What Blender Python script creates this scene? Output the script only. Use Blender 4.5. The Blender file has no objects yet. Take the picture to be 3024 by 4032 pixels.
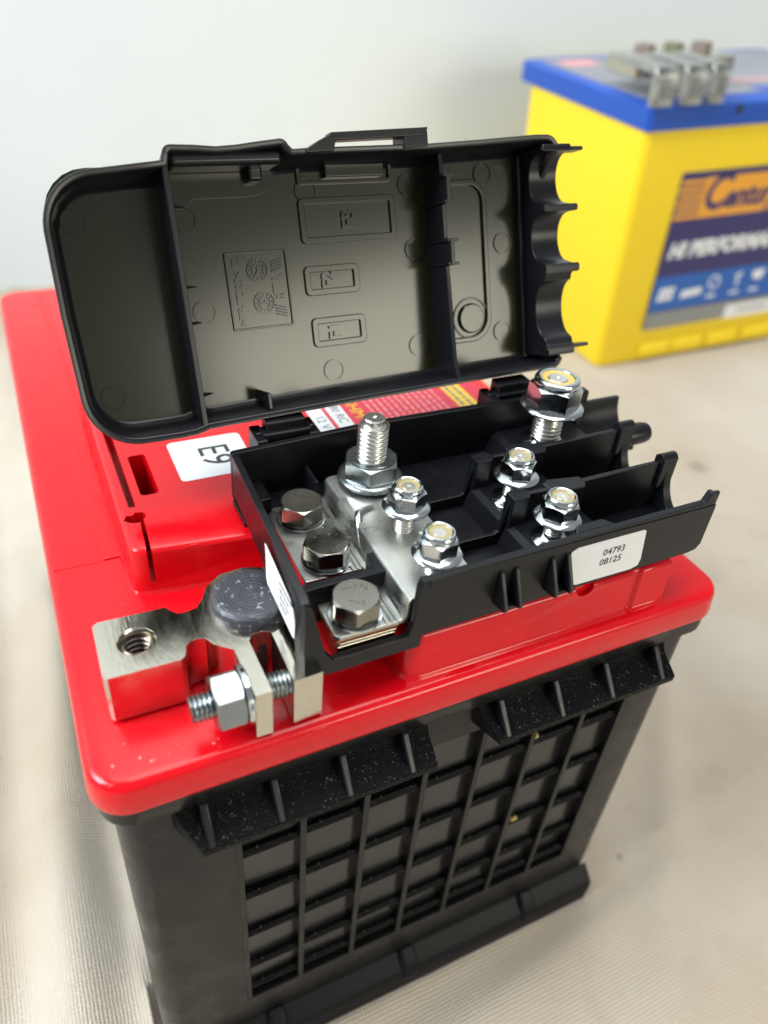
import bpy, bmesh, math, random
from mathutils import Vector, Matrix, noise
random.seed(7)
SC = bpy.context.scene
COL = SC.collection
S = 0.001            # everything below is written in millimetres
FL = 165.0           # height of the battery lid above the cloth
def wp(x, y, z): return Vector((x*S, y*S, (z+FL)*S))

# ------------------------------------------------------------------ camera
cd = bpy.data.cameras.new('camera'); cam = bpy.data.objects.new('camera', cd); COL.objects.link(cam)
R0 = (0.90234454, -0.42443394, 0.07503442); R1 = (-0.2009075, -0.56820207, -0.79798658); R2 = (0.38132731, 0.70498385, -0.597986)
mw = Matrix(((R0[0], -R1[0], -R2[0]), (R0[1], -R1[1], -R2[1]), (R0[2], -R1[2], -R2[2]))).to_4x4()
mw.translation = wp(7.54776, -95.97194, 137.80497)
cam.matrix_world = mw
cd.sensor_fit = 'VERTICAL'; cd.sensor_height = 36.0; cd.lens = 2981.19/4032*36
cd.clip_start = 0.005; cd.clip_end = 50
cd.dof.use_dof = True; cd.dof.focus_distance = 0.192; cd.dof.aperture_fstop = 9.0
SC.camera = cam

# ------------------------------------------------------------------ light
w = bpy.data.worlds.new('World'); SC.world = w; w.use_nodes = True
bg = w.node_tree.nodes['Background']; bg.inputs[0].default_value = (0.93, 0.97, 1.0, 1); bg.inputs[1].default_value = 0.22
def area(name, loc, target, sx, sy, power, col):
    l = bpy.data.lights.new(name, 'AREA'); l.shape = 'RECTANGLE'; l.size = sx; l.size_y = sy; l.energy = power; l.color = col
    o = bpy.data.objects.new(name, l); COL.objects.link(o); o.location = loc
    o.rotation_euler = (Vector(target)-Vector(loc)).to_track_quat('-Z', 'Y').to_euler()
    return o
area('window_light', (-1.45, 0.42, 1.45), (0.1, 0.22, 0.05), 1.3, 1.1, 60, (0.93, 0.98, 1.0))
area('ceiling_light', (0.25, 0.25, 1.7), (0.15, 0.2, 0.0), 1.2, 0.9, 13, (1.0, 0.985, 0.95))
area('lid_sheen_fill', (0.92, -1.72, 0.66), (0.1, 0.1, 0.23), 0.95, 0.6, 11.5, (1.0, 0.95, 0.78))  # unseen fill lamp, added behind the camera to put sheen on the open lid
SC.view_settings.view_transform = 'Standard'; SC.view_settings.look = 'None'
SC.view_settings.exposure = 0.62; SC.view_settings.gamma = 1.0
SC.cycles.use_denoising = True
SC.cycles.max_bounces = 8

# ------------------------------------------------------------------ materials
def mat(name, col, rough=0.5, metal=0.0, nscale=0, bump=0.0, rvar=0.0, cvar=0.0, stretch=None, coat=0.0, spec=0.5, sss=0.0, speck=None):
    m = bpy.data.materials.new(name); m.use_nodes = True
    nt = m.node_tree; b = nt.nodes['Principled BSDF']
    b.inputs['Base Color'].default_value = (*col, 1); b.inputs['Roughness'].default_value = rough
    b.inputs['Metallic'].default_value = metal; b.inputs['Specular IOR Level'].default_value = spec
    if coat: b.inputs['Coat Weight'].default_value = coat; b.inputs['Coat Roughness'].default_value = 0.12
    if sss:
        b.inputs['Subsurface Weight'].default_value = sss; b.inputs['Subsurface Radius'].default_value = (0.004, 0.001, 0.001); b.inputs['Subsurface Scale'].default_value = 0.6
    tc = nt.nodes.new('ShaderNodeTexCoord'); mp = nt.nodes.new('ShaderNodeMapping'); nt.links.new(tc.outputs['Object'], mp.inputs[0])
    if stretch: mp.inputs['Scale'].default_value = stretch
    if nscale:
        n = nt.nodes.new('ShaderNodeTexNoise'); n.inputs['Scale'].default_value = nscale; n.inputs['Detail'].default_value = 5
        nt.links.new(mp.outputs[0], n.inputs['Vector'])
        if bump:
            bp = nt.nodes.new('ShaderNodeBump'); bp.inputs['Strength'].default_value = bump; bp.inputs['Distance'].default_value = 0.0004
            nt.links.new(n.outputs['Fac'], bp.inputs['Height']); nt.links.new(bp.outputs[0], b.inputs['Normal'])
        if rvar or cvar:
            n2 = nt.nodes.new('ShaderNodeTexNoise'); n2.inputs['Scale'].default_value = nscale*0.13; n2.inputs['Detail'].default_value = 6
            nt.links.new(mp.outputs[0], n2.inputs['Vector'])
            if rvar:
                mr = nt.nodes.new('ShaderNodeMapRange'); mr.inputs[1].default_value = 0.3; mr.inputs[2].default_value = 0.7
                mr.inputs[3].default_value = max(0.02, rough-rvar); mr.inputs[4].default_value = rough+rvar
                nt.links.new(n2.outputs['Fac'], mr.inputs[0]); nt.links.new(mr.outputs[0], b.inputs['Roughness'])
            if cvar:
                mx = nt.nodes.new('ShaderNodeMixRGB'); mx.blend_type = 'MIX'
                mx.inputs[1].default_value = (*[c*(1-cvar) for c in col], 1); mx.inputs[2].default_value = (*[min(1, c*(1+cvar)) for c in col], 1)
                nt.links.new(n2.outputs['Fac'], mx.inputs[0]); nt.links.new(mx.outputs[0], b.inputs['Base Color'])
    if speck:   # pale dust specks or scuffs: (scale, threshold, colour)
        sn = nt.nodes.new('ShaderNodeTexNoise'); sn.inputs['Scale'].default_value = speck[0]; sn.inputs['Detail'].default_value = 8; sn.inputs['Roughness'].default_value = 0.7
        nt.links.new(tc.outputs['Object'], sn.inputs['Vector'])
        rr = nt.nodes.new('ShaderNodeValToRGB'); rr.color_ramp.elements[0].position = speck[1]; rr.color_ramp.elements[1].position = speck[1]+0.06
        nt.links.new(sn.outputs['Fac'], rr.inputs[0])
        mx2 = nt.nodes.new('ShaderNodeMixRGB'); nt.links.new(rr.outputs[0], mx2.inputs[0])
        src = b.inputs['Base Color'].links[0].from_socket if b.inputs['Base Color'].links else None
        if src: nt.links.new(src, mx2.inputs[1])
        else: mx2.inputs[1].default_value = (*col, 1)
        mx2.inputs[2].default_value = (*speck[2], 1); nt.links.new(mx2.outputs[0], b.inputs['Base Color'])
    return m
M = {}
M['red'] = mat('red_plastic', (0.64, 0.002, 0.008), 0.21, nscale=900, bump=0.05, rvar=0.07, spec=0.4, sss=0.08, speck=(420, 0.74, (0.75, 0.12, 0.14)))
M['case'] = mat('black_case_plastic', (0.008, 0.008, 0.0085), 0.30, nscale=700, bump=0.06, rvar=0.10, spec=0.22, speck=(260, 0.78, (0.12, 0.12, 0.12)))
M['dusty'] = mat('dusty_black_plastic', (0.003, 0.0033, 0.004), 0.4, nscale=1500, bump=0.6, spec=0.07, speck=(1500, 0.60, (0.13, 0.13, 0.12)))
M['panel'] = mat('smooth_case_plastic', (0.013, 0.0135, 0.0145), 0.2, nscale=300, bump=0.03, rvar=0.07, spec=0.42, speck=(240, 0.74, (0.07, 0.07, 0.07)))
M['ledgeblack'] = mat('scuffed_black_plastic', (0.008, 0.0085, 0.010), 0.42, nscale=700, bump=0.2, spec=0.10, speck=(300, 0.72, (0.06, 0.06, 0.06)))
M['black'] = mat('black_plastic', (0.005, 0.0055, 0.0075), 0.33, nscale=2500, bump=0.05, rvar=0.05, spec=0.3)
M['lidblack'] = mat('satin_black_plastic', (0.0075, 0.008, 0.0105), 0.30, nscale=2200, bump=0.02, spec=0.38)
M['lidfloor'] = mat('black_plastic_olive_sheen', (0.016, 0.0175, 0.0058), 0.19, nscale=2200, bump=0.015)  # black plastic, with the warm olive reflection put into its base colour
M['nickel'] = mat('nickel_plate', (0.60, 0.57, 0.485), 0.16, 1.0, nscale=1300, bump=0.09, rvar=0.09, cvar=0.08, stretch=(1, 0.25, 1))
M['zinc'] = mat('zinc_plate', (0.60, 0.64, 0.66), 0.14, 1.0, nscale=1200, bump=0.05, rvar=0.07)
M['zincdull'] = mat('dull_zinc', (0.29, 0.325, 0.335), 0.3, 1.0, nscale=1200, bump=0.10, rvar=0.08)
M['tin'] = mat('tin_plate', (0.48, 0.49, 0.465), 0.32, 1.0, nscale=500, bump=0.12, rvar=0.14, cvar=0.30)
M['steel'] = mat('stainless_steel', (0.29, 0.28, 0.245), 0.22, 1.0, nscale=1500, bump=0.06, rvar=0.08)
M['thread'] = mat('bright_steel', (0.80, 0.79, 0.74), 0.3, 1.0, nscale=1500, bump=0.05)
M['copper'] = mat('copper', (0.45, 0.17, 0.09), 0.35, 1.0, nscale=1200, bump=0.1)
M['lead'] = mat('lead', (0.062, 0.064, 0.076), 0.45, 0.55, nscale=1100, bump=0.20, rvar=0.14, stretch=(1, 1, 0.35), speck=(620, 0.60, (0.40, 0.40, 0.41)))
M['nylonpale'] = mat('pale_nylon', (0.36, 0.29, 0.15), 0.35, sss=0.2)
M['nylon'] = mat('yellow_nylon', (0.62, 0.40, 0.10), 0.4, sss=0.2)
M['white'] = mat('white_sticker', (0.80, 0.82, 0.84), 0.45, nscale=900, bump=0.03, cvar=0.02)
M['ink'] = mat('black_ink', (0.02, 0.025, 0.025), 0.5)
M['greyink'] = mat('grey_ink', (0.18, 0.18, 0.19), 0.5)
M['yellow'] = mat('yellow_plastic', (0.90, 0.65, 0.014), 0.38, nscale=500, bump=0.04, rvar=0.05)
M['blue'] = mat('blue_plastic', (0.008, 0.075, 0.42), 0.36, nscale=500, bump=0.04)
M['greylabel'] = mat('grey_label', (0.22, 0.23, 0.27), 0.35, nscale=120, cvar=0.25)
M['navy'] = mat('navy_print', (0.035, 0.028, 0.13), 0.35)
M['blueprint'] = mat('blue_print', (0.015, 0.11, 0.42), 0.35)
M['orange'] = mat('orange_print', (0.80, 0.36, 0.035), 0.4)
M['greyprint'] = mat('grey_print', (0.24, 0.25, 0.24), 0.4)
M['whiteprint'] = mat('white_print', (0.75, 0.77, 0.78), 0.4)
M['pinkprint'] = mat('red_print', (0.62, 0.02, 0.05), 0.35)
M['palepink'] = mat('pale_pink_print', (0.75, 0.32, 0.33), 0.4)
M['yellowprint'] = mat('yellow_print', (0.80, 0.52, 0.03), 0.4)
M['olive'] = mat('olive_plating', (0.23, 0.23, 0.15), 0.45, 0.5)
M['rust'] = mat('brown_plating', (0.27, 0.22, 0.20), 0.5, 0.5)
M['fleck'] = mat('pale_scuff', (0.78, 0.20, 0.20), 0.7)
M['crumb'] = mat('crumb', (0.55, 0.38, 0.10), 0.7)
M['socket'] = mat('dark_bore', (0.17, 0.14, 0.12), 0.3, 0.9, nscale=900, bump=0.2, cvar=0.4)  # dark brownish metal for the thread inside the clamp hole

nt = M['red'].node_tree; b = nt.nodes['Principled BSDF']; tc = nt.nodes.new('ShaderNodeTexCoord')
n = nt.nodes.new('ShaderNodeTexNoise'); n.inputs['Scale'].default_value = 55; n.inputs['Detail'].default_value = 9; n.inputs['Roughness'].default_value = 0.7; nt.links.new(tc.outputs['Object'], n.inputs['Vector'])
mr = nt.nodes.new('ShaderNodeMapRange'); mr.inputs[1].default_value = 0.35; mr.inputs[2].default_value = 0.72; mr.inputs[3].default_value = 0.13; mr.inputs[4].default_value = 0.36
nt.links.new(n.outputs['Fac'], mr.inputs[0]); nt.links.new(mr.outputs[0], b.inputs['Roughness'])
prev = b.inputs['Normal'].links[0].from_socket if b.inputs['Normal'].links else None
for rot, sc in ((0.5, 22), (-0.9, 30)):
    mp = nt.nodes.new('ShaderNodeMapping'); mp.inputs['Rotation'].default_value = (0, 0, rot); mp.inputs['Scale'].default_value = (1, 28, 1); nt.links.new(tc.outputs['Object'], mp.inputs[0])
    n = nt.nodes.new('ShaderNodeTexNoise'); n.inputs['Scale'].default_value = sc; n.inputs['Detail'].default_value = 3; nt.links.new(mp.outputs[0], n.inputs['Vector'])
    rr = nt.nodes.new('ShaderNodeValToRGB'); rr.color_ramp.elements[0].position = 0.70; rr.color_ramp.elements[1].position = 0.73; nt.links.new(n.outputs['Fac'], rr.inputs[0])
    bp = nt.nodes.new('ShaderNodeBump'); bp.inputs['Strength'].default_value = 0.5; bp.inputs['Distance'].default_value = 0.0002; nt.links.new(rr.outputs[0], bp.inputs['Height'])
    if prev: nt.links.new(prev, bp.inputs['Normal'])
    prev = bp.outputs[0]
nt.links.new(prev, b.inputs['Normal'])
# lead post: turned grooves as fine relief
nt = M['lead'].node_tree; b = nt.nodes['Principled BSDF']
tc = nt.nodes.new('ShaderNodeTexCoord'); wv = nt.nodes.new('ShaderNodeTexWave'); wv.wave_type = 'RINGS'; wv.rings_direction = 'Z'
wv.inputs['Scale'].default_value = 380; wv.inputs['Distortion'].default_value = 8.0; wv.inputs['Detail'].default_value = 3
nt.links.new(tc.outputs['Object'], wv.inputs['Vector'])
bp = nt.nodes.new('ShaderNodeBump'); bp.inputs['Strength'].default_value = 0.32; bp.inputs['Distance'].default_value = 0.00015
nt.links.new(wv.outputs['Fac'], bp.inputs['Height'])
nt.links.new(b.inputs['Normal'].links[0].from_socket, bp.inputs['Normal']); nt.links.new(bp.outputs[0], b.inputs['Normal'])

def cloth_mat():
    m = bpy.data.materials.new('pale_cloth'); m.use_nodes = True; nt = m.node_tree; b = nt.nodes['Principled BSDF']
    b.inputs['Roughness'].default_value = 0.62; b.inputs['Sheen Weight'].default_value = 0.25; b.inputs['Specular IOR Level'].default_value = 0.4
    tc = nt.nodes.new('ShaderNodeTexCoord')
    n = nt.nodes.new('ShaderNodeTexNoise'); n.inputs['Scale'].default_value = 9; n.inputs['Detail'].default_value = 6
    nt.links.new(tc.outputs['Object'], n.inputs['Vector'])
    cr = nt.nodes.new('ShaderNodeValToRGB'); e = cr.color_ramp.elements
    e[0].position = 0.3; e[0].color = (0.54, 0.445, 0.325, 1); e[1].position = 0.75; e[1].color = (0.70, 0.635, 0.54, 1)
    nt.links.new(n.outputs['Fac'], cr.inputs[0])
    # a few stains and pinkish marks
    n3 = nt.nodes.new('ShaderNodeTexNoise'); n3.inputs['Scale'].default_value = 38; n3.inputs['Detail'].default_value = 3
    nt.links.new(tc.outputs['Object'], n3.inputs['Vector'])
    r3 = nt.nodes.new('ShaderNodeValToRGB'); r3.color_ramp.elements[0].position = 0.60; r3.color_ramp.elements[1].position = 0.75
    nt.links.new(n3.outputs['Fac'], r3.inputs[0])
    m3 = nt.nodes.new('ShaderNodeMath'); m3.operation = 'MULTIPLY'; m3.inputs[1].default_value = 0.35; nt.links.new(r3.outputs[0], m3.inputs[0])
    mx = nt.nodes.new('ShaderNodeMixRGB'); nt.links.new(m3.outputs[0], mx.inputs[0]); nt.links.new(cr.outputs[0], mx.inputs[1])
    mx.inputs[2].default_value = (0.50, 0.36, 0.30, 1)
    # two small dark spots seen on the cloth
    prev = mx
    for (sx, sy, r) in ((0.1924, 0.0058, 0.0022), (0.4541, 0.2315, 0.010)):
        vm = nt.nodes.new('ShaderNodeVectorMath'); vm.operation = 'DISTANCE'; vm.inputs[1].default_value = (sx, sy, 0.0)
        sp = nt.nodes.new('ShaderNodeVectorMath'); sp.operation = 'MULTIPLY'; sp.inputs[1].default_value = (1, 1, 0)
        nt.links.new(tc.outputs['Object'], sp.inputs[0]); nt.links.new(sp.outputs[0], vm.inputs[0])
        mr = nt.nodes.new('ShaderNodeMapRange'); mr.inputs[1].default_value = r*0.2; mr.inputs[2].default_value = r; mr.inputs[3].default_value = 0.6; mr.inputs[4].default_value = 0
        nt.links.new(vm.outputs['Value'], mr.inputs[0])
        m2 = nt.nodes.new('ShaderNodeMixRGB'); nt.links.new(mr.outputs[0], m2.inputs[0]); nt.links.new(prev.outputs[0], m2.inputs[1]); m2.inputs[2].default_value = (0.16, 0.13, 0.10, 1)
        prev = m2
    # weave: colour and relief
    def wave(dirn, sc):
        wv = nt.nodes.new('ShaderNodeTexWave'); wv.wave_type = 'BANDS'; wv.bands_direction = dirn; wv.inputs['Scale'].default_value = sc
        wv.inputs['Distortion'].default_value = 1.6; wv.inputs['Detail'].default_value = 2; nt.links.new(tc.outputs['Object'], wv.inputs['Vector']); return wv
    wx = wave('X', 260); wy = wave('Y', 230)
    ad = nt.nodes.new('ShaderNodeMath'); ad.operation = 'ADD'; nt.links.new(wx.outputs['Fac'], ad.inputs[0]); nt.links.new(wy.outputs['Fac'], ad.inputs[1])
    bp = nt.nodes.new('ShaderNodeBump'); bp.inputs['Strength'].default_value = 0.9; bp.inputs['Distance'].default_value = 0.0006
    nt.links.new(ad.outputs[0], bp.inputs['Height']); nt.links.new(bp.outputs[0], b.inputs['Normal'])
    mul = nt.nodes.new('ShaderNodeMapRange'); mul.inputs[1].default_value = 0; mul.inputs[2].default_value = 2; mul.inputs[3].default_value = 0.84; mul.inputs[4].default_value = 1.10
    nt.links.new(ad.outputs[0], mul.inputs[0])
    mm = nt.nodes.new('ShaderNodeMixRGB'); mm.blend_type = 'MULTIPLY'; mm.inputs[0].default_value = 1
    nt.links.new(prev.outputs[0], mm.inputs[1]); nt.links.new(mul.outputs[0], mm.inputs[2]); nt.links.new(mm.outputs[0], b.inputs['Base Color'])
    return m
M['cloth'] = cloth_mat()
M['wall'] = mat('painted_wall', (0.74, 0.81, 0.86), 0.6, nscale=40, bump=0.05, cvar=0.03)

# ------------------------------------------------------------------ mesh helpers
class G:
    def __init__(s): s.bm = bmesh.new()
    def add(s, verts, faces):
        vs = [s.bm.verts.new(v) for v in verts]
        for f in faces:
            try: s.bm.faces.new([vs[i] for i in f])
            except ValueError: pass
        return s
    def box(s, x0, x1, y0, y1, z0, z1):
        return s.add([(x, y, z) for z in (z0, z1) for y in (y0, y1) for x in (x0, x1)],
              [(0, 2, 3, 1), (4, 5, 7, 6), (0, 1, 5, 4), (2, 6, 7, 3), (0, 4, 6, 2), (1, 3, 7, 5)])
    def prism(s, pts, axis, a, b):
        def p(q, c): return {'x': (c, q[0], q[1]), 'y': (q[0], c, q[1]), 'z': (q[0], q[1], c)}[axis]
        n = len(pts)
        return s.add([p(q, a) for q in pts]+[p(q, b) for q in pts],
              [tuple(range(n)), tuple(range(2*n-1, n-1, -1))]+[(i, i+n, (i+1) % n+n, (i+1) % n) for i in range(n)])
    def frame(s, outer, inner, axis, a, b):   # ring prism, outer and inner with the same count
        n = len(outer)
        def p(q, c): return {'x': (c, q[0], q[1]), 'y': (q[0], c, q[1]), 'z': (q[0], q[1], c)}[axis]
        v = [p(q, a) for q in outer]+[p(q, a) for q in inner]+[p(q, b) for q in outer]+[p(q, b) for q in inner]
        f = []
        for i in range(n):
            j = (i+1) % n
            f += [(i, j, n+j, n+i), (2*n+i, 3*n+i, 3*n+j, 2*n+j), (i, 2*n+i, 2*n+j, j), (n+i, n+j, 3*n+j, 3*n+i)]
        return s.add(v, f)
    def rings(s, rings, cap0=True, cap1=True):
        n = len(rings[0]); v = [q for r in rings for q in r]; f = []
        for k in range(len(rings)-1):
            for i in range(n):
                j = (i+1) % n; f.append((k*n+i, k*n+j, (k+1)*n+j, (k+1)*n+i))
        if cap0: f.append(tuple(range(n-1, -1, -1)))
        if cap1: f.append(tuple(range((len(rings)-1)*n, len(rings)*n)))
        return s.add(v, f)
    def lathe(s, prof, c=(0, 0, 0), n=40, axis='z'):
        rs = []
        for r, z in prof:
            ring = []
            for i in range(n):
                t = 2*math.pi*i/n; u, v = r*math.cos(t), r*math.sin(t)
                ring.append({'z': (c[0]+u, c[1]+v, c[2]+z), 'x': (c[0]+z, c[1]+u, c[2]+v), 'y': (c[0]+v, c[1]+z, c[2]+u)}[axis])
            rs.append(ring)
        return s.rings(rs)
    def hexprism(s, af, z0, z1, c=(0, 0, 0), rot=0.0, axis='z', cham=0.0, chamb=0.0):
        # hexagon with conical chamfers: 72-gon rings so the chamfer cuts arcs in the flats
        n = 72; rc = af/math.sqrt(3)
        def rad(t):
            a = (t-rot) % (math.pi/3); a = abs(a-math.pi/6); return (af/2)/math.cos(math.pi/6-abs(math.pi/6-a)) if False else (af/2)/math.cos(a)
        rs = []
        def ring(lim, zf):
            out = []
            for i in range(n):
                t = 2*math.pi*i/n; r = rad(t); rr = min(r, lim); z = zf(r)
                u, v = rr*math.cos(t), rr*math.sin(t)
                out.append({'z': (c[0]+u, c[1]+v, c[2]+z), 'x': (c[0]+z, c[1]+u, c[2]+v)}[axis])
            return out
        sl = 0.55
        if chamb: rs += [ring(af/2*0.985, lambda r: z0), ring(99, lambda r: z0+max(0, (r-af/2*0.985))*sl)]
        else: rs.append(ring(99, lambda r: z0))
        if cham: rs += [ring(99, lambda r: z1-max(0, (r-af/2*0.985))*sl), ring(af/2*0.985, lambda r: z1)]
        else: rs.append(ring(99, lambda r: z1))
        return s.rings(rs)
    def thread(s, r, z0, z1, pitch, c=(0, 0, 0), axis='z', n=28, depth=None):
        d = depth or pitch*0.5
        prof = []; steps = int((z1-z0)/pitch*6)
        v = []
        for k in range(steps+1):
            ring = []
            for i in range(n):
                z = z0+(z1-z0)*k/steps; ph = (z/pitch+i/n) % 1.0
                tri = min(1, abs(ph-0.5)*2.6)
                rr = r-d*(1-tri) if True else r
                t = 2*math.pi*i/n; u, w_ = rr*math.cos(t), rr*math.sin(t)
                ring.append({'z': (c[0]+u, c[1]+w_, c[2]+z), 'x': (c[0]+z, c[1]+u, c[2]+w_)}[axis])
            v.append(ring)
        return s.rings(v)
    def xf(s, fn):
        for v in s.bm.verts: v.co = fn(v.co)
        return s
    def obj(s, name, m, parent=None, origin=None, bevel=0.0, seg=2, smooth=35, local=False):
        o0 = Vector(origin) if origin else Vector((0, 0, 0))
        bmesh.ops.recalc_face_normals(s.bm, faces=s.bm.faces)
        for v in s.bm.verts: v.co = (v.co-o0)*S if not local else v.co*S
        me = bpy.data.meshes.new(name); s.bm.to_mesh(me); s.bm.free()
        if m: me.materials.append(m)
        return link(name, me, parent, o0, bevel, seg, smooth)
def finish(me, smooth):
    for p in me.polygons: p.use_smooth = True
    me.set_sharp_from_angle(angle=math.radians(smooth))
def link(name, me, parent=None, origin=(0, 0, 0), bevel=0.0, seg=2, smooth=35):
    if smooth: finish(me, smooth)
    o = bpy.data.objects.new(name, me); COL.objects.link(o)
    loc = wp(*origin)
    if parent is not None:
        o.parent = parent
        loc = loc-world_loc(parent)
    o.location = loc; o['_w'] = list(wp(*origin))
    if bevel:
        bv = o.modifiers.new('bevel', 'BEVEL'); bv.width = bevel*S; bv.segments = seg; bv.limit_method = 'ANGLE'; bv.angle_limit = math.radians(40); bv.harden_normals = True
    return o
def world_loc(o): return Vector(o['_w'])
def root(name, loc, label, cat):
    o = bpy.data.objects.new(name, None); COL.objects.link(o); o.location = wp(*loc); o['_w'] = list(wp(*loc)); o.empty_display_size = 0.02
    o['label'] = label; o['category'] = cat
    return o
def bake(o):
    dg = bpy.context.evaluated_depsgraph_get(); me = bpy.data.meshes.new_from_object(o.evaluated_get(dg)); o.modifiers.clear(); o.data = me
def cut(o, cutters, smooth=35, bevel=0.0):
    bvs = [(m.width, m.segments) for m in o.modifiers if m.type == 'BEVEL']; o.modifiers.clear()
    for c in cutters:
        md = o.modifiers.new('cut', 'BOOLEAN'); md.operation = 'DIFFERENCE'; md.object = c; md.solver = 'EXACT'
    bpy.context.view_layer.update(); bake(o); finish(o.data, smooth)
    for c in cutters: bpy.data.objects.remove(c)
    for wd, sg in bvs:
        bv = o.modifiers.new('bevel', 'BEVEL'); bv.width = wd; bv.segments = sg; bv.limit_method = 'ANGLE'; bv.angle_limit = math.radians(40); bv.harden_normals = True
def rrect(x0, x1, y0, y1, r, n=6):
    rs = r if isinstance(r, (tuple, list)) else (r,)*4; out = []
    for (cx, cy, a0, rr) in ((x1-rs[0], y1-rs[0], 0, rs[0]), (x0+rs[1], y1-rs[1], 90, rs[1]), (x0+rs[2], y0+rs[2], 180, rs[2]), (x1-rs[3], y0+rs[3], 270, rs[3])):
        for i in range(n+1):
            t = math.radians(a0+90*i/n); out.append((cx+rr*math.cos(t), cy+rr*math.sin(t)))
    return out
def circle(cx, cy, r, n=24, a0=0, a1=360):
    k = n if a1-a0 == 360 else n+1
    return [(cx+r*math.cos(math.radians(a0+(a1-a0)*i/n)), cy+r*math.sin(math.radians(a0+(a1-a0)*i/n))) for i in range(k)]
def loft_rrect(g, levels, n=6):
    """levels: (x0,x1,y0,y1,r,z)"""
    return g.rings([[(p[0], p[1], z) for p in rrect(x0, x1, y0, y1, r, n)] for (x0, x1, y0, y1, r, z) in levels])
def text(name, body, size, fn, m, parent, extrude=0.15, shear=0.0, spacing=1.0, sx=1.0, align='CENTER', bold=0.0):
    """flat lettering; fn maps local (u right, v up, w out) in mm to scene mm"""
    cu = bpy.data.curves.new('lettering', 'FONT'); cu.body = body; cu.size = size; cu.extrude = extrude; cu.shear = shear
    cu.space_character = spacing; cu.align_x = align; cu.align_y = 'CENTER'; cu.offset = bold; cu.resolution_u = 3
    t = bpy.data.objects.new('lettering', cu); COL.objects.link(t); bpy.context.view_layer.update()
    me = bpy.data.meshes.new_from_object(t.evaluated_get(bpy.context.evaluated_depsgraph_get()))
    bpy.data.objects.remove(t); bpy.data.curves.remove(cu)
    g = G(); g.bm.from_mesh(me); bpy.data.meshes.remove(me)
    bmesh.ops.remove_doubles(g.bm, verts=g.bm.verts, dist=1e-4)
    c0 = fn(0, 0, 0)
    for v in g.bm.verts: v.co = Vector(fn(v.co.x*sx, v.co.y, v.co.z))
    return g.obj(name, m, parent, origin=c0, smooth=30)

# ------------------------------------------------------------------ setting: cloth and wall
def ss(a, b, x):
    t = max(0.0, min(1.0, (x-a)/(b-a))); return t*t*(3-2*t)
def cloth_z(x, y):
    z = -166.8
    # slack, slightly uneven surface that climbs a little toward the yellow battery
    k = ss(230, 430, x)*ss(150, 330, y)
    u = (x-468.9)*0.9944-(y-381.8)*0.0799; v = (x-468.9)*0.0779+(y-381.8)*0.9964
    z += k*(10.0+0.3+max(-60, min(260, u))*0.0689+max(-120, min(260, v))*0.032-0.0)
    # soft folds to the left of the battery
    f = ss(20, -6, x)
    z += f*(8.5*math.exp(-((x+17-0.07*(y-90)+3*math.sin(y/60))/12.5)**2)-6.0*math.exp(-((x+40-0.03*(y-90))/11)**2)
            + 5.0*math.exp(-((x+62)/13)**2)*(0.6+0.4*math.sin(y/45))-1.5*math.exp(-((x+2)/5)**2)+2.0*math.exp(-((x+14+0.45*(y-250))/9)**2)*ss(120, 200, y))
    # rumple in front and to the right
    fr = ss(8, -10, y)+ss(165, 190, x)*ss(260, 90, y)
    z += min(1, fr)*(0.0-2.2*math.exp(-((y+12-0.10*(x-90))/7)**2)+2.4*math.exp(-((y+30-0.18*(x-60))/11)**2)
            + 3.0*math.exp(-((x-y*0.9-214)/12)**2)*ss(140, 40, y))
    z += 1.3*f*noise.noise(Vector((x/16+y/90, y/70, 7.7)))+1.6*noise.noise(Vector((x/55, y/75, 1.3)))+0.5*noise.noise(Vector((x/18, y/26, 4.1)))
    z += 8*math.exp(-((x-1)/6)**2)*math.exp(-((y-12)/30)**2)
    if 1.5 < x < 171 and -1 < y < 271: z = min(z, -168)
    return z
def axis_pts(lo, hi, f0, f1, fine, coarse):
    out = []; x = lo
    while x < hi:
        out.append(x); d = 0 if f0 <= x <= f1 else min(abs(x-f0), abs(x-f1)); x += min(coarse, fine+d*0.06)
    out.append(hi); return out
xs = axis_pts(-1500, 2200, -80, 260, 2.4, 60); ys = axis_pts(-700, 590, -70, 280, 2.6, 60)
g = G(); nx = len(xs)
vs = [(x, y, cloth_z(x, y)) for y in ys for x in xs]
# the sheet sweeps up into the wall behind
R_ = 55.0
for k in range(1, 13):
    t = math.pi/2*k/12
    for x in xs: vs.append((x, 590+R_*math.sin(t), cloth_z(x, 590)+R_*(1-math.cos(t))))
ny = len(ys)+12
g.add(vs, [(j*nx+i, j*nx+i+1, (j+1)*nx+i+1, (j+1)*nx+i) for j in range(ny-1) for i in range(nx-1)])
o = g.obj('ground', M['cloth'], smooth=80); o['kind'] = 'structure'; o['label'] = 'creased pale cloth spread under both batteries'
g = G(); g.box(-1500, 2200, 640, 670, -170, 1900); o = g.obj('wall', M['wall']); o['kind'] = 'structure'; o['label'] = 'plain pale wall behind the batteries'

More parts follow.
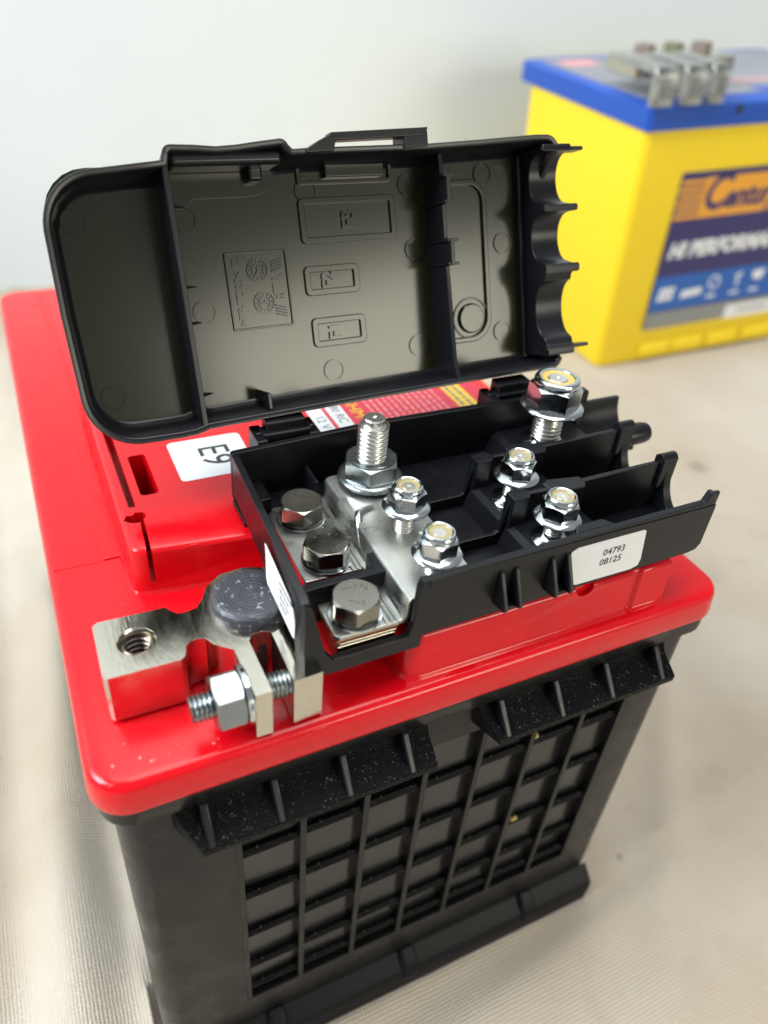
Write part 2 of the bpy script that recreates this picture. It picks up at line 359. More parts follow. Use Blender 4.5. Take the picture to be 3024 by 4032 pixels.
# ------------------------------------------------------------------ red-lidded battery
bat = root('car_battery', (86, 137, -165), 'black car battery with a glossy red lid in the foreground, fuse box mounted on top', 'car battery')
W, L = 173.0, 275.0
g = G()
loft_rrect(g, [(7, 166, 9, 264, 6, -164.5), (3.2, 170, 4, 271, 7, -158), (3.8, 170.3, 4, 271, 7, -16)])
case = g.obj('case', M['case'], bat, origin=(86, 137, -165), bevel=0.4)
c = G(); c.box(29.2, 153, 2, 7.6, -133.5, -30); cut(case, [c.obj('cutter', None)])
g = G(); loft_rrect(g, [(1.8, 171.2, 1.2, 273, 8, -14.6), (1.2, 171.8, 0.7, 274, 8, -13.8), (1.2, 171.8, 0.7, 274, 8, -8.0)])
g.obj('rim_flange', M['case'], bat, origin=(86, 137, -10), bevel=0.3)
g = G()
def lv(i, z, r): return (i, W-i, i, L-i, r-i, z)
loft_rrect(g, [lv(0.2, -8.6, 9), lv(0, -7.5, 9), lv(0.5, -2.2, 9), lv(0.9, -1.0, 9), lv(1.7, -0.25, 9), lv(2.9, 0, 9)], n=8)
g.obj('lid', M['red'], bat, origin=(86, 137, 0), smooth=50)
# raised deck: plateau with a pocket for the post at its front left
DZ = 13.8
deck = [(38, 262), (38, 152), (36, 150), (21, 150), (19.6, 148), (19.6, 60), (19.9, 57.5), (21, 55.8), (23.5, 55), (70.6, 50), (71.2, 49), (71.2, 10), (71.6, 7), (73.5, 5), (76, 4.6),
        (137.0, 4.6), (137.8, 5.6), (139.2, 5.6), (140, 4.6), (150.4, 4.6), (151.2, 5.4), (151.6, 262)]
def off(pts, d):
    n = len(pts); a = sum(pts[i][0]*pts[(i+1) % n][1]-pts[(i+1) % n][0]*pts[i][1] for i in range(n)); sg = 1 if a > 0 else -1; out = []
    for i in range(n):
        p0, p1, p2 = Vector(pts[i-1]), Vector(pts[i]), Vector(pts[(i+1) % n])
        e1 = (p1-p0).normalized(); e2 = (p2-p1).normalized(); n1 = Vector((-e1.y, e1.x))*sg; n2 = Vector((-e2.y, e2.x))*sg
        m = n1+n2; k = m.length
        if k < 1e-6: m = n1; q = 1
        else: m = m/k; q = 1/max(0.45, m.dot(n1))
        out.append((p1.x+m.x*d*q, p1.y+m.y*d*q))
    return out
g = G(); g.rings([[(p[0], p[1], z) for p in off(deck, d)] for d, z in ((-1.1, -0.4), (-0.9, 0.1), (-0.35, 0.5), (0, 1.2), (0.5, DZ-1.4), (0.9, DZ-0.5), (1.8, DZ))])
dk = g.obj('raised_deck', M['red'], bat, origin=(86, 137, 0), smooth=45)
cs = []
c = G(); loft_rrect(c, [(27.4, 31.6, 79.3, 98.9, 0.5, 1), (27.2, 32.2, 78.8, 99.4, 1.2, DZ+1)]); cs.append(c.obj('cutter', None))
c = G(); c.prism([(22.5, 140), (25.0, 140), (25.0, 74.6), (23.2, 74.6)], 'z', 2, DZ+1); cs.append(c.obj('cutter', None))
random.seed(3)
c = G(); hp = [(21.0, 69.6), (22.0, 71.2), (23.4, 70.9), (24.3, 71.9), (26.2, 71.6), (26.9, 70.3), (26.4, 68.9), (25.1, 68.2), (24.6, 67.3), (23.0, 67.6), (21.6, 68.6)]
c.prism(hp, 'z', 5, DZ+1); cs.append(c.obj('cutter', None))
c = G(); c.prism([(24.9, 68.4), (25.9, 68.4), (25.0, 52), (23.8, 52)], 'z', 3.5, DZ+1); cs.append(c.obj('cutter', None))
c = G(); c.lathe([(2.9, 0), (2.9, 3.2)], (121.4, 3.2, DZ-0.2), 24, 'y'); cs.append(c.obj('cutter', None))
cut(dk, cs, smooth=40)
# step along the plateau edge and embossed marks on the left margin
g = G(); g.prism([(13.4, 110), (14.4, 72), (19.4, 72), (19.4, 266), (15.8, 266)], 'z', -0.6, 0.5); g.obj('lid_step', M['red'], bat, origin=(17, 160, 0), bevel=0.4)
g = G(); g.prism([(2.0, 72.0), (13.0, 71.8), (13.0, 72.2), (2.0, 72.4)], 'z', -0.2, 0.12); g.obj('mould_seam', M['red'], bat, origin=(8, 72, 0))
text('embossed_mark', '+', 9, lambda u, v, w_: (14+u, 104+v, 0.95+w_), M['red'], bat, 0.25) if False else None
random.seed(21)
g = G()
for k in range(17):
    fx, fy_ = (random.uniform(5, 30), random.uniform(3.5, 15)) if k < 9 else (random.uniform(5, 70), random.uniform(3, 50))
    if k < 9 and fy_ > 14-0.2*fx: fy_ = random.uniform(3.5, 8)
    r = random.choice((0.12, 0.16, 0.2, 0.36)); n_ = 7
    g.prism([(fx+r*random.uniform(0.6, 1.2)*math.cos(2*math.pi*i/n_), fy_+1.3*r*random.uniform(0.6, 1.2)*math.sin(2*math.pi*i/n_)) for i in range(n_)], 'z', -0.02, 0.04)
o = g.obj('dust_fleck', M['fleck'], bat, origin=(20, 8, 0), smooth=0); o['kind'] = 'stuff'
# post
g = G(); g.lathe([(9.9, -0.3), (9.85, 6), (9.5, 14.6), (9.35, 16.0), (9.0, 16.9), (8.4, 17.5), (7.6, 17.8), (6.6, 17.9), (5.4, 17.8), (4.2, 17.95), (3.0, 17.88), (1.6, 17.95), (0.2, 17.9)], (42.2, 28.2, 0), 56)
g.xf(lambda co: co+Vector((noise.noise(co*0.35)*0.22, noise.noise(co*0.35+Vector((9, 2, 4)))*0.22, noise.noise(co*0.5+Vector((3, 7, 1)))*0.12 if co.z > 10 else 0)))
g.obj('terminal_post', M['lead'], bat, origin=(42.2, 28.2, 17.2), smooth=60)
# hold-down ledges under the front of the lid
def ledge(x0, x1, tipl, tipr):
    g = G()
    zt, zo, zb = -15.6, -22.2, -24.4
    yb, yo = 4.6, -5.6
    g.add([(x0, yb, zt), (x1, yb, zt), (x0, yb, zb-0.4), (x1, yb, zb-0.4), (x0+tipl, yo, zo), (x1-tipr, yo, zo), (x0+tipl, yo, zb), (x1-tipr, yo, zb),
           (x0+tipl*0.35, 1.2, zt-4.2), (x1-tipr*0.35, 1.2, zt-4.2)],
          [(0, 1, 9, 8), (8, 9, 5, 4), (4, 5, 7, 6), (6, 7, 3, 2), (0, 2, 6, 4, 8), (1, 9, 5, 7, 3), (0, 2, 3, 1)])
    lo = g.obj('hold_down_ledge', M['dusty'], bat, origin=((x0+x1)/2, 0, -20), bevel=0.35)
    return lo
def gusset(x, par):
    g = G(); g.prism([(4.6, -14.4), (0.9, -14.4), (-0.2, -15.6), (-5.4, -22.0), (-5.4, -23.4), (4.6, -23.4)], 'x', x-0.95, x+0.95)
    return g.obj('gusset', M['black'], par, origin=(x, 0, -19), bevel=0.5, seg=3)
la = ledge(15.2, 79.5, 4.6, 1.2); gs = [gusset(x, la) for x in (22.2, 38.2, 55, 71.5)]
lb = ledge(93.5, 157.6, 3.2, 2.2); [gusset(x, lb) for x in (99.2, 116.4, 133.2, 151.0)]
# waffle of ribs on the front panel
vx = [29.9, 47.0, 64.9, 82.3, 100.0, 118.2, 135.9, 152.3]
g = G(); g.box(-0.95, 0.95, -1.8, 1.9, -51.8, 51.8); r0 = g.obj('rib', M['case'], bat, origin=(vx[0], 5.8, -81.7), local=True, bevel=0.35)
for x in vx[1:]:
    q = r0.copy(); COL.objects.link(q); q.parent = bat; q.location = wp(x, 5.8, -81.7)-world_loc(bat)
hz = [-29.4, -49.4, -71.0, -93.0, -113.2, -127.8]
g = G(); g.prism([(1.8, 1.4), (-0.1, 1.1), (-0.8, 0.4), (-1.0, -0.5), (-0.8, -1.3), (1.8, -1.7)], 'x', -8.1, 8.1); c0 = g.obj('crossbar', M['dusty'], bat, origin=((vx[0]+vx[1])/2, 5.9, hz[0]), local=True, bevel=0.25)
for i in range(7):
    for j, z in enumerate(hz):
        if i == 0 and j == 0: continue
        q = c0.copy(); COL.objects.link(q); q.parent = bat
        q.location = wp((vx[i]+vx[i+1])/2, 5.9, z+(0.5*((i*7+j*3) % 3)-0.5 if j else 0))-world_loc(bat); q.scale = ((vx[i+1]-vx[i]-1.6)/16.2, 1, 1)
hz2 = hz+[-133.2]
for i in range(7):
    for j in range(len(hz)):
        za, zb = hz2[j]-1.7, hz2[j+1]+1.4
        if za-zb < 2.5: continue
        x0, x1 = vx[i]+0.95, vx[i+1]-0.95; k1 = 0.16*math.sin(i*2.1+j*1.3); k2 = 0.22*math.cos(i*1.7+j*2.9)
        g = G(); g.add([(x0, 7.05+k1-k2, zb), (x1, 7.05-k1-k2, zb), (x1, 7.05-k1+k2, za), (x0, 7.05+k1+k2, za), (x0, 7.62, zb), (x1, 7.62, zb), (x1, 7.62, za), (x0, 7.62, za)],
                       [(0, 1, 2, 3), (0, 4, 5, 1), (1, 5, 6, 2), (2, 6, 7, 3), (3, 7, 4, 0)])
        g.obj('panel', M['panel'], bat, origin=((x0+x1)/2, 6.3, (za+zb)/2), smooth=0)
# bottom hold-down ledge
g = G(); g.prism([(4.4, -149.8), (2.0, -152.4), (-0.9, -154.8), (-1.9, -156.6), (-1.6, -168.4), (5, -168.4)], 'x', 9, 168.5)
bl = g.obj('base_ledge', M['ledgeblack'], bat, origin=(86, 0, -157), bevel=0.8, seg=3)
for x in (38, 87, 138):
    g = G(); g.prism([(4.2, -147.6), (0.0, -151.2), (-2.6, -154.8), (-3.0, -160), (1, -163.5)], 'x', x-3.2, x+3.2); g.obj('lug', M['ledgeblack'], bl, origin=(x, 0, -152), bevel=1.6, seg=3)
# stickers and printed label on the deck
st = G(); st.prism(rrect(39.0, 61.0, 81.6, 102.6, 1.6), 'z', DZ-0.03, DZ+0.12); st = st.obj('sticker', M['white'], bat, origin=(53, 92, DZ))
text('lettering', 'E9', 12.9, lambda u, v, w_: (50.9+v, 92.4-u, DZ+0.14+w_), M['ink'], st, 0.05, sx=0.86)
lab = G(); lab.box(84.5, 150.5, 84, 130, DZ-0.03, DZ+0.10); lab = lab.obj('top_label', M['pinkprint'], bat, origin=(118, 105, DZ))
def strip(x0, x1, m): 
    g = G(); g.box(x0, x1, 84.2, 129.8, DZ+0.05, DZ+0.14); g.obj('printed_band', m, lab, origin=((x0+x1)/2, 105, DZ))
strip(85.6, 90.8, M['whiteprint']); strip(92.2, 97.6, M['whiteprint']); strip(136.8, 144.2, M['yellowprint'])
text('lettering', '12 V', 4.4, lambda u, v, w_: (88.2+v, 100.0-u, DZ+0.18+w_), M['greyink'], lab, 0.04)
text('lettering', '180 RC', 4.4, lambda u, v, w_: (95.0+v, 104.6-u, DZ+0.18+w_), M['greyink'], lab, 0.04)
text('lettering', 'SHM', 6.2, lambda u, v, w_: (101.4+v, 105.0-u, DZ+0.14+w_), M['yellowprint'], lab, 0.04)
random.seed(11)
g = G()
for k in range(12):
    x = 106.6+k*2.35; y = 129
    while y > 86:
        d = random.uniform(1.2, 4.0); g.box(x-0.35, x+0.35, y-d, y, DZ+0.11, DZ+0.16); y -= d+random.uniform(0.5, 1.0)
fp = g.obj('fine_print', M['palepink'], lab, origin=(120, 105, DZ))
g = G()
for x in (138.6, 141.6):
    y = 120
    while y > 92:
        d = random.uniform(1.0, 3.0); g.box(x-0.6, x+0.6, y-d, y, DZ+0.15, DZ+0.2); y -= d+random.uniform(0.5, 0.9)
g.obj('fine_print', M['greyink'], lab, origin=(140, 105, DZ))

# ------------------------------------------------------------------ terminal clamp
cl = root('terminal_clamp', (29, 17, 0), 'nickel plated battery terminal clamp with a threaded hole, gripping the dark lead post', 'terminal clamp')
CT = 14.5
out = [(8.6, 17.0), (23.6, 16.9), (24.6, 17.6), (25.2, 19.2), (25.4, 20.4), (26.4, 21.2), (28.0, 21.5), (29.8, 21.0), (31.0, 18.8), (32.6, 17.2), (34.6, 15.6),
       (35.0, 1.9), (38.6, 1.9), (38.3, 16.9), (39.4, 18.6), (42.6, 18.6), (43.6, 17.4), (43.5, 2.5), (50.1, 2.9), (50.2, 12), (51.2, 17), (54.2, 22), (54.8, 28), (53.6, 34), (50, 38.6), (44, 40.6), (38, 40), (33.9, 36.6),
       (32.4, 33.6), (30.3, 30.9), (27.6, 30.4), (26.0, 30.6), (24.8, 31.9), (23.8, 33.5), (9.2, 33.9), (8.0, 33.0), (7.8, 18.0)]
g = G(); g.prism(out, 'z', 1.0, CT)
body = g.obj('clamp_body', M['nickel'], cl, origin=(29, 20, 7), bevel=0.45, seg=2)
cs = []
c = G(); c.lathe([(3.6, 0.5), (3.6, 14.0-0.4), (4.5, 15.2)], (16.0, 25.4, 0), 40); cs.append(c.obj('cutter', None))
c = G(); c.lathe([(9.2, 0.5), (9.2, 16)], (42.2, 28.2, 0), 48); cs.append(c.obj('cutter', None))
cut(body, cs, smooth=30)
g = G(); prof = []
zz = 2.2
while zz < 13.6:
    prof += [(3.59, zz), (3.4, zz+0.5), (2.8, zz+0.8), (2.8, zz+1.0)]; zz += 1.5
rs = []
for r, z in prof: rs.append([(16+r*math.cos(2*math.pi*i/40), 25.4+r*math.sin(2*math.pi*i/40), z) for i in range(40)])
g.rings(rs, cap0=False, cap1=False); g.obj('thread', M['socket'], cl, origin=(16, 25.4, 8), smooth=15)
AY, AZ = 6.8, 9.9
g = G(); g.thread(3.0, 22.6, 46.5, 1.0, (0, AY, AZ), 'x', n=30); g.obj('bolt', M['zincdull'], cl, origin=(34, AY, AZ), smooth=45)
g = G(); g.hexprism(11.0, 27.2, 33.3, (0, AY, AZ), math.radians(14), 'x', 1, 1); g.obj('nut', M['zincdull'], cl, origin=(30, AY, AZ), smooth=25)
g = G(); g.lathe([(5.0, 33.35), (6.3, 33.4), (6.5, 33.6), (6.5, 34.5), (6.3, 34.75)], (0, AY, AZ), 40, 'x'); g.obj('washer', M['zinc'], cl, origin=(34, AY, AZ))

# ------------------------------------------------------------------ fuse box
fb = root('fuse_box', (102, 35, 14), 'open black plastic fuse box with studs, nuts and a raised hinged lid', 'fuse box')
g = G()
ZR = 31.6
# front wall with the cut-away corner at its left, left wall, back wall, dividers, right channels, floor
g.prism([(46.6, 10.4), (74.7, 10.4), (75.0, 14.0), (154.0, 15.3), (156.8, 15.9), (158.0, 17.6), (158.0, 29.6), (157.2, 31.5), (155.8, 34.6), (154.6, 34.8), (153.4, 31.8), (73.4, 30.8), (72.7, 29.0), (72.2, 18), (71.2, 14.6), (53.4, 14.4), (51.6, 17), (50.0, 23.8), (48.6, 30), (46.6, 32.0)], 'y', 5.0, 6.9)
nv0 = len(g.bm.verts)
g.prism([(6.88, 10.4), (9.5, 10.6), (12, 16.8), (30, 18.0), (64.6, 18.5), (64.6, 31.2), (8.8, 31.9), (6.88, 31.2)], 'x', 46.62, 48.5)
for v in list(g.bm.verts)[nv0:]: v.co.x += (v.co.y-6.9)*0.04
g.prism([(48.9, 17), (163, 17), (163, 31.4), (161.5, 32.4), (90, 33.2), (49.6, 31.4), (48.9, 31.0)], 'y', 64.55, 66.5)
g.prism([(48.52, 53.8), (72, 53.8), (72, 6.92), (156.6, 6.92), (160.4, 9), (160.4, 64.5), (48.52, 64.5)], 'z', 15.6, 17.4)
g.prism([(48.52, 18.6), (71.0, 18.6), (72.6, 18.6), (72.6, 26.0), (69.8, 26.0), (69.4, 21.0), (48.52, 20.9)], 'z', 12.5, 23.2)                     # wall between the two hex bolts
g.prism([(74, 24.2), (74, 17), (159.9, 17), (159.9, 32.2), (109.0, 31.6), (106.2, 21.2), (96, 20.9)], 'y', 24.0, 25.4) if False else None
for y in (24.0, 41.6):
    g.prism([(89.5, 17.2), (159.9, 17.2), (159.9, 32.0), (108.6, 31.4), (107.6, 30.6), (105.9, 21.4), (105.0, 20.7), (89.5, 20.7)], 'y', y, y+1.4)
    g.prism([(119.6, y-2.4), (128.4, y-2.4), (129.6, y-0.9), (129.6, y+2.0), (120.6, y+3.6), (118.4, y+2.4)], 'z', 26.0, 31.9)   # tab astride the divider
    g.prism([(107.6, y-1.2), (112, y-1.6), (113.4, y+0.1), (113.4, y+1.3), (112, y+3.0), (107.6, y+2.6)], 'z', 17.2, 31.7)
g.prism([(114.6, 6.8), (126.4, 6.8), (124.4, 9.6), (117.0, 9.6)], 'z', 24.0, 31.3)
# stud bosses at the right
for y0, y1 in ((6.95, 23.9), (25.5, 41.5), (43.1, 64.4)):
    g.prism([(105.6, 17.3), (107.4, 22.4), (109.0, 23.4), (130, 23.4), (130, 17.3)], 'y', y0+0.02, y1-0.02) if y0 < 40 else g.prism([(126.6, 17.3), (128.4, 22.4), (130, 23.4), (156, 23.4), (156, 17.3)], 'y', y0+0.02, y1-0.02)
# channel mouths at the right end: a plate with three half-round cut-outs
def mouth(y0, y1, yc, r, zb):
    pts = [(y0, 17.3), (y1, 17.3), (y1, 32.2)]
    for i in range(19):
        t = math.pi*i/18; pts.append((yc+r*math.cos(t), zb+r-r*math.sin(t) if True else 0))
    # straight lips above the half round
    k = [(y0, 17.3), (y1, 17.3), (y1, 32.6), (yc+r, 32.6)]+[(yc+r*math.cos(math.pi*i/18), 29.4-(29.4-zb)*math.sin(math.pi*i/18)) for i in range(19)]+[(yc-r, 32.6), (y0, 32.6)]
    return k
for y0, y1, r in ((6.95, 24.0, 7.4), (25.42, 41.6, 7.3), (43.02, 64.5, 9.6)):
    g.prism(mouth(y0, y1, (y0+y1)/2, r, 18.6), 'x', 157.6, 160.3)
for y in (24.6, 42.3): g.prism([(y-1.7, 24), (y+1.9, 24), (y+1.9, 32.9), (y+0.6, 34.0), (y-0.6, 34.0), (y-1.7, 32.9)], 'x', 155.6, 160.8)
# curved cable guard and peg at the far right corner
gp = [(52+13.4*math.cos(math.radians(-9*i)), 28.0+13.0*math.sin(math.radians(-9*i))) for i in range(11)]+[(52+11.8*math.cos(math.radians(-9*i)), 28.0+11.4*math.sin(math.radians(-9*i))) for i in range(10, -1, -1)]
g.prism(gp, 'x', 160.35, 175.5)
g.lathe([(1.2, 0), (2.9, 0.4), (3.3, 1.2), (3.3, 9.5), (2.9, 11.4), (1.6, 12.6), (0.1, 12.9)], (160.4, 46.5, 25.6), 24, 'x')
# small twin fins on the outside of the front wall
for x in (93.6, 97.6, 107.6, 112.0):
    g.prism([(5.02, 27.8), (4.4, 27.4), (0.5, 19.6), (0.7, 18.4), (5.02, 17.6)], 'x', x-0.6, x+0.6)
for x0, x1 in ((93.6, 97.6), (107.6, 112.0)): g.box(x0+0.6, x1-0.6, 1.8, 5.02, 17.7, 18.8)
g.box(53.0, 56.5, 55.5, 64.5, 17.42, 22.0); g.box(68.6, 69.6, 56.0, 64.5, 17.42, 24.0)
tray = g.obj('tray', M['black'], fb, origin=(102, 35, 14), bevel=0.32, seg=2, smooth=30)
g = G(); g.box(75.0, 157.4, 4.78, 5.0, 28.6, 30.6); g.obj('rim_band', M['black'], tray, origin=(115, 5, 29), bevel=0.1)
# white stickers
s1 = G(); sp = [(117.6, 15.9), (117.4, 16.4), (113.0, 25.4), (112.8, 27.0), (113.4, 28.2), (114.8, 28.7), (134.4, 28.5), (135.4, 28.1), (135.8, 26.8), (137.2, 18.4), (137.2, 17.0), (136.2, 16.0), (134.8, 15.4), (131, 15.6)]
sp = [(117.2, 16.0), (113.4, 18.0), (112.6, 25.6), (113.0, 27.6), (114.6, 28.5), (134.6, 28.6), (135.4, 28.0), (136.9, 18.6), (136.6, 16.6), (134.4, 15.9)]
s1.prism(sp, 'y', 4.86, 5.01); s1 = s1.obj('sticker', M['white'], tray, origin=(125, 5, 22))
text('lettering', '04793', 2.9, lambda u, v, w_: (126.5+u, 4.80-w_, 24.4+v), M['ink'], s1, 0.03, sx=0.95)
text('lettering', '08125', 2.9, lambda u, v, w_: (126.3+u, 4.80-w_, 21.3+v), M['ink'], s1, 0.03, sx=0.95)
s2 = G(); s2.prism([(30.4, 29.2), (29.8, 28.8), (29.6, 19.6), (28.8, 18.4), (12.0, 17.6), (10.8, 18.0), (10.6, 23.0), (11.8, 25.6), (14, 27.0), (29.6, 29.4)], 'x', 46.45, 46.61); s2 = s2.obj('sticker', M['white'], tray, origin=(46.5, 20, 22))
random.seed(5)
g = G()
for k, (y0, n_) in enumerate(((19.6, 5), (18.6, 4), (17.4, 4), (16.2, 3))):
    y = 20.4-k*0.2; z = 26.2-k*1.9
    for q in range(n_):
        d = random.uniform(0.8, 1.5); g.box(46.40, 46.46, y-d, y, z-0.45, z+0.45); y -= d+0.35
g.obj('fine_print', M['greyink'], s2, origin=(46.4, 18, 24))
# bus bar: plate under the hex bolts, riser, upper strip
g = G()
def plate(pts, z0, z1): g.prism(pts, 'z', z0, z1)
g.rings([[(x, y, z) for (x, z) in ((69.6, 17.22), (71.4, 17.3), (72.3, 18.4), (72.5, 22.4), (73.6, 23.4), (89.8, 23.4), (89.8, 24.4), (73.4, 24.4), (72.2, 24.1), (71.5, 23.3), (71.2, 19.2), (70.6, 18.5), (69.6, 18.38))] for y in (7.2, 57.0)])
plate([(54.6, 8.2), (55.6, 7.2), (70.2, 7.2), (70.2, 18.5), (54.6, 18.5)], 17.2, 18.4)
plate([(54.8, 26.2), (70.2, 26.2), (70.2, 56.2), (57.0, 56.2), (54.8, 54.0)], 17.2, 18.4)
for y0, y1 in ((7.3, 18.4), (26.3, 56.0)):
    for x in (66.9, 68.1, 69.3): g.prism([(x-0.45, 18.38), (x-0.2, 18.8), (x+0.2, 18.8), (x+0.45, 18.38)], 'y', y0, y1)
bb = g.obj('bus_bar', M['tin'], fb, origin=(72, 30, 21), bevel=0.25, smooth=40)
g = G()
path = [(71.6, 30.2, 18.9), (71.8, 33.0, 19.8), (72.2, 35.0, 22.4), (72.6, 37.2, 24.3), (73.4, 38.8, 24.75), (75.2, 39.8, 24.85), (78.0, 40.2, 24.8)]
rs = []
for i, p in enumerate(path):
    a = Vector(path[max(0, i-1)]); b_ = Vector(path[min(len(path)-1, i+1)]); t = (b_-a).normalized(); n1 = t.cross(Vector((0, 0, 1))).normalized(); n2 = n1.cross(t)
    rr = 0.35+0.75*math.sin(math.pi*(i+0.6)/(len(path)+0.2)); rs.append([tuple(Vector(p)+n1*rr*math.cos(2*math.pi*k/12)+n2*rr*math.sin(2*math.pi*k/12)) for k in range(12)])
g.rings(rs); g.obj('pressed_bead', M['tin'], bb, origin=(73, 36, 22), smooth=80)
g = G(); g.box(54.9, 69.8, 7.4, 18.3, 16.05, 17.15); g.prism([(73.7, 22.3), (89.2, 22.3), (89.2, 23.35), (73.5, 23.35)], 'y', 7.3, 18.4); g.obj('copper_strip', M['copper'], fb, origin=(62, 13, 16.5), bevel=0.15)
g = G(); g.box(55.2, 69.4, 7.6, 18.0, 10.2, 15.0); g.box(55.6, 69.6, 7.5, 18.1, 15.05, 16.0); g.box(55.4, 70.2, 28, 53, 9.5, 17.1); g.obj('contact_block', M['nickel'], fb, origin=(62, 13, 13), bevel=0.25)

# --- fasteners, each kind built once
def hex_bolt(x, y, rot, z, letters):
    g = G(); g.hexprism(10.2, z+1.7, z+6.0, (x, y, 0), rot, 'z', 1)
    hb = g.obj('hex_bolt', M['steel'], fb, origin=(x, y, z+4), smooth=25)
    g = G(); g.lathe([(3.2, 0.02), (5.9, 0.02), (6.1, 0.15), (6.1, 0.75), (6.0, 0.85), (3.2, 0.85)], (x, y, z), 48); g.obj('washer', M['zinc'], hb, origin=(x, y, z))
    g = G()
    for k in range(1): g.lathe([(3.4, 0.86), (5.3, 0.9), (5.35, 1.55), (3.4, 1.68)], (x, y, z), 40)
    g.obj('spring_washer', M['steel'], hb, origin=(x, y, z))
    lz = z+6.02
    a = letters
    ca, sa = math.cos(a), math.sin(a)
    f = lambda cx, cy: (lambda u, v, w_: (x+ca*(u+cx)-sa*(v+cy), y+sa*(u+cx)+ca*(v+cy), lz+w_))
    text('stamp', 'THE', 1.7, f(0, -2.3), M['steel'], hb, 0.07, spacing=1.25)
    for k, ch in enumerate('A2-70'):
        t = math.radians(140-25*k); text('stamp', ch, 1.6, (lambda t_: (lambda u, v, w_: f(0, 0)(3.1*math.cos(t_)+u*math.sin(t_)+v*math.cos(t_), 3.1*math.sin(t_)-u*math.cos(t_)+v*math.sin(t_), w_)))(t), M['steel'], hb, 0.07)
    return hb
hex_bolt(61.3, 12.6, math.radians(12), 18.4, math.radians(-18))
hex_bolt(62.2, 32.0, math.radians(-8), 18.4, math.radians(-12))
hex_bolt(62.2, 49.2, math.radians(16), 18.4, math.radians(160))

def stud(x, y, z0, z1, r, pitch, base):
    g = G(); g.thread(r, z0, z1-r*0.5, pitch, (x, y, 0), 'z', n=28)
    st = g.obj('stud', M['thread'], fb, origin=(x, y, z0), smooth=45)
    g = G(); g.lathe([(r*0.86, z1-r*0.55), (r*0.72, z1-r*0.42), (r*0.70, z1-0.3), (r*0.62, z1), (r*0.16, z1), (r*0.10, z1-0.25), (0.02, z1-0.35)], (x, y, 0), 32); g.obj('stud_tip', M['thread'], st, origin=(x, y, z1))
    if base:
        g = G(); g.lathe([(0.2, z0-1.0), (base, z0-1.0), (base+0.2, z0-0.6), (base, z0-0.1), (base-1.2, z0+0.25), (r+0.9, z0+0.8), (r+0.1, z0+1.8), (0.2, z0+1.8)], (x, y, 0), 44); g.obj('stud_flange', M['zinc'], st, origin=(x, y, z0), smooth=60)
    return st
def flange_nut(o, x, y, z):
    n = o.copy(); COL.objects.link(n); n.parent = fb; n.location = wp(x, y, z)-world_loc(fb)
    for ch in list(o.children):
        c = ch.copy(); COL.objects.link(c); c.parent = n
    return n
def make_nut(af, fl, h1, h2, colr, hole):
    """flange at z=0, hex to h1, collar to h2"""
    g = G()
    g.lathe([(hole, 0.0), (fl/2-0.25, 0.0), (fl/2, 0.18), (fl/2, 0.5), (fl/2-0.3, 0.75), (af*0.60, 1.1), (af*0.5, 1.35), (hole, 1.4)], (0, 0, 0), 56)
    g.hexprism(af, 0.9, h1, (0, 0, 0), math.radians(10), 'z', 1)
    g.lathe([(hole, h1-1.2), (colr, h1-1.0), (colr, h1-0.15), (colr*0.985, h1+0.12), (colr*0.96, h1+0.2), (colr*0.985, h1+0.35), (colr, h1+0.7), (colr, h2-0.9), (colr*0.955, h2-0.35), (colr*0.88, h2-0.05), (colr*0.80, h2), (colr*0.73, h2-0.15), (colr*0.70, h2-0.5), (hole, h2-0.6)], (0, 0, 0), 56)
    n = g.obj('flange_nut', M['zinc'], fb, origin=(0, 0, 0), local=True, smooth=28)
    g = G(); g.lathe([(colr*0.72, h2-0.55), (colr*0.70, h2-0.30), (hole*1.02, h2-0.40), (hole*0.88, h2-0.9), (hole*0.80, h2-1.6)], (0, 0, 0), 44)
    o = g.obj('nylon_insert', M['nylon' if af > 10 else 'nylonpale'], None, origin=(0, 0, 0), local=True); o.parent = n; o.location = (0, 0, 0)
    return n
stud(81.4, 13.9, 24.0, 35.4, 2.5, 0.8, 0); stud(81.7, 30.2, 24.0, 36.95, 2.5, 0.8, 0)
stud(115.0, 14.7, 24.2, 36.6, 2.5, 0.8, 5.2); stud(114.3, 32.4, 24.2, 37.4, 2.5, 0.8, 5.2)
stud(140.2, 54.4, 24.2, 44.6, 4.3, 1.25, 6.9); stud(82.2, 51.6, 25.0, 43.6, 4.0, 1.25, 0)
n5 = make_nut(8.1, 11.8, 5.0, 6.8, 3.85, 2.45)
n5.location = wp(81.4, 13.9, 29.1)-world_loc(fb)
for ch in (n5,): pass
for i, (x, y, z, rr) in enumerate(((81.7, 30.4, 30.6, 18), (115.0, 14.7, 30.2, -6), (114.5, 32.3, 31.0, 30))):
    q = flange_nut(n5, x, y, z); q.rotation_euler.z = math.radians(rr)
n8 = make_nut(13.2, 18.2, 7.2, 9.5, 6.5, 4.2); n8.location = wp(140.2, 54.4, 35.4)-world_loc(fb); n8.rotation_euler.z = math.radians(12); n8['label'] = 'largest flange nut with a bright yellow nylon ring'
g = G(); g.lathe([(4.0, 0), (8.4, 0), (8.6, 0.25), (8.6, 0.9), (8.2, 1.3), (7.2, 1.7), (4.0, 1.8)], (0, 0, 0), 56); g.hexprism(13.2, 1.5, 6.4, (0, 0, 0), math.radians(4), 'z', 1); g.lathe([(4.05, 6.2), (5.6, 6.3), (5.5, 6.5), (4.4, 6.5), (4.05, 6.1)], (0, 0, 0), 40)
ln = g.obj('nut', M['zincdull'], fb, origin=(82.2, 51.6, 25.4), local=True, smooth=28)

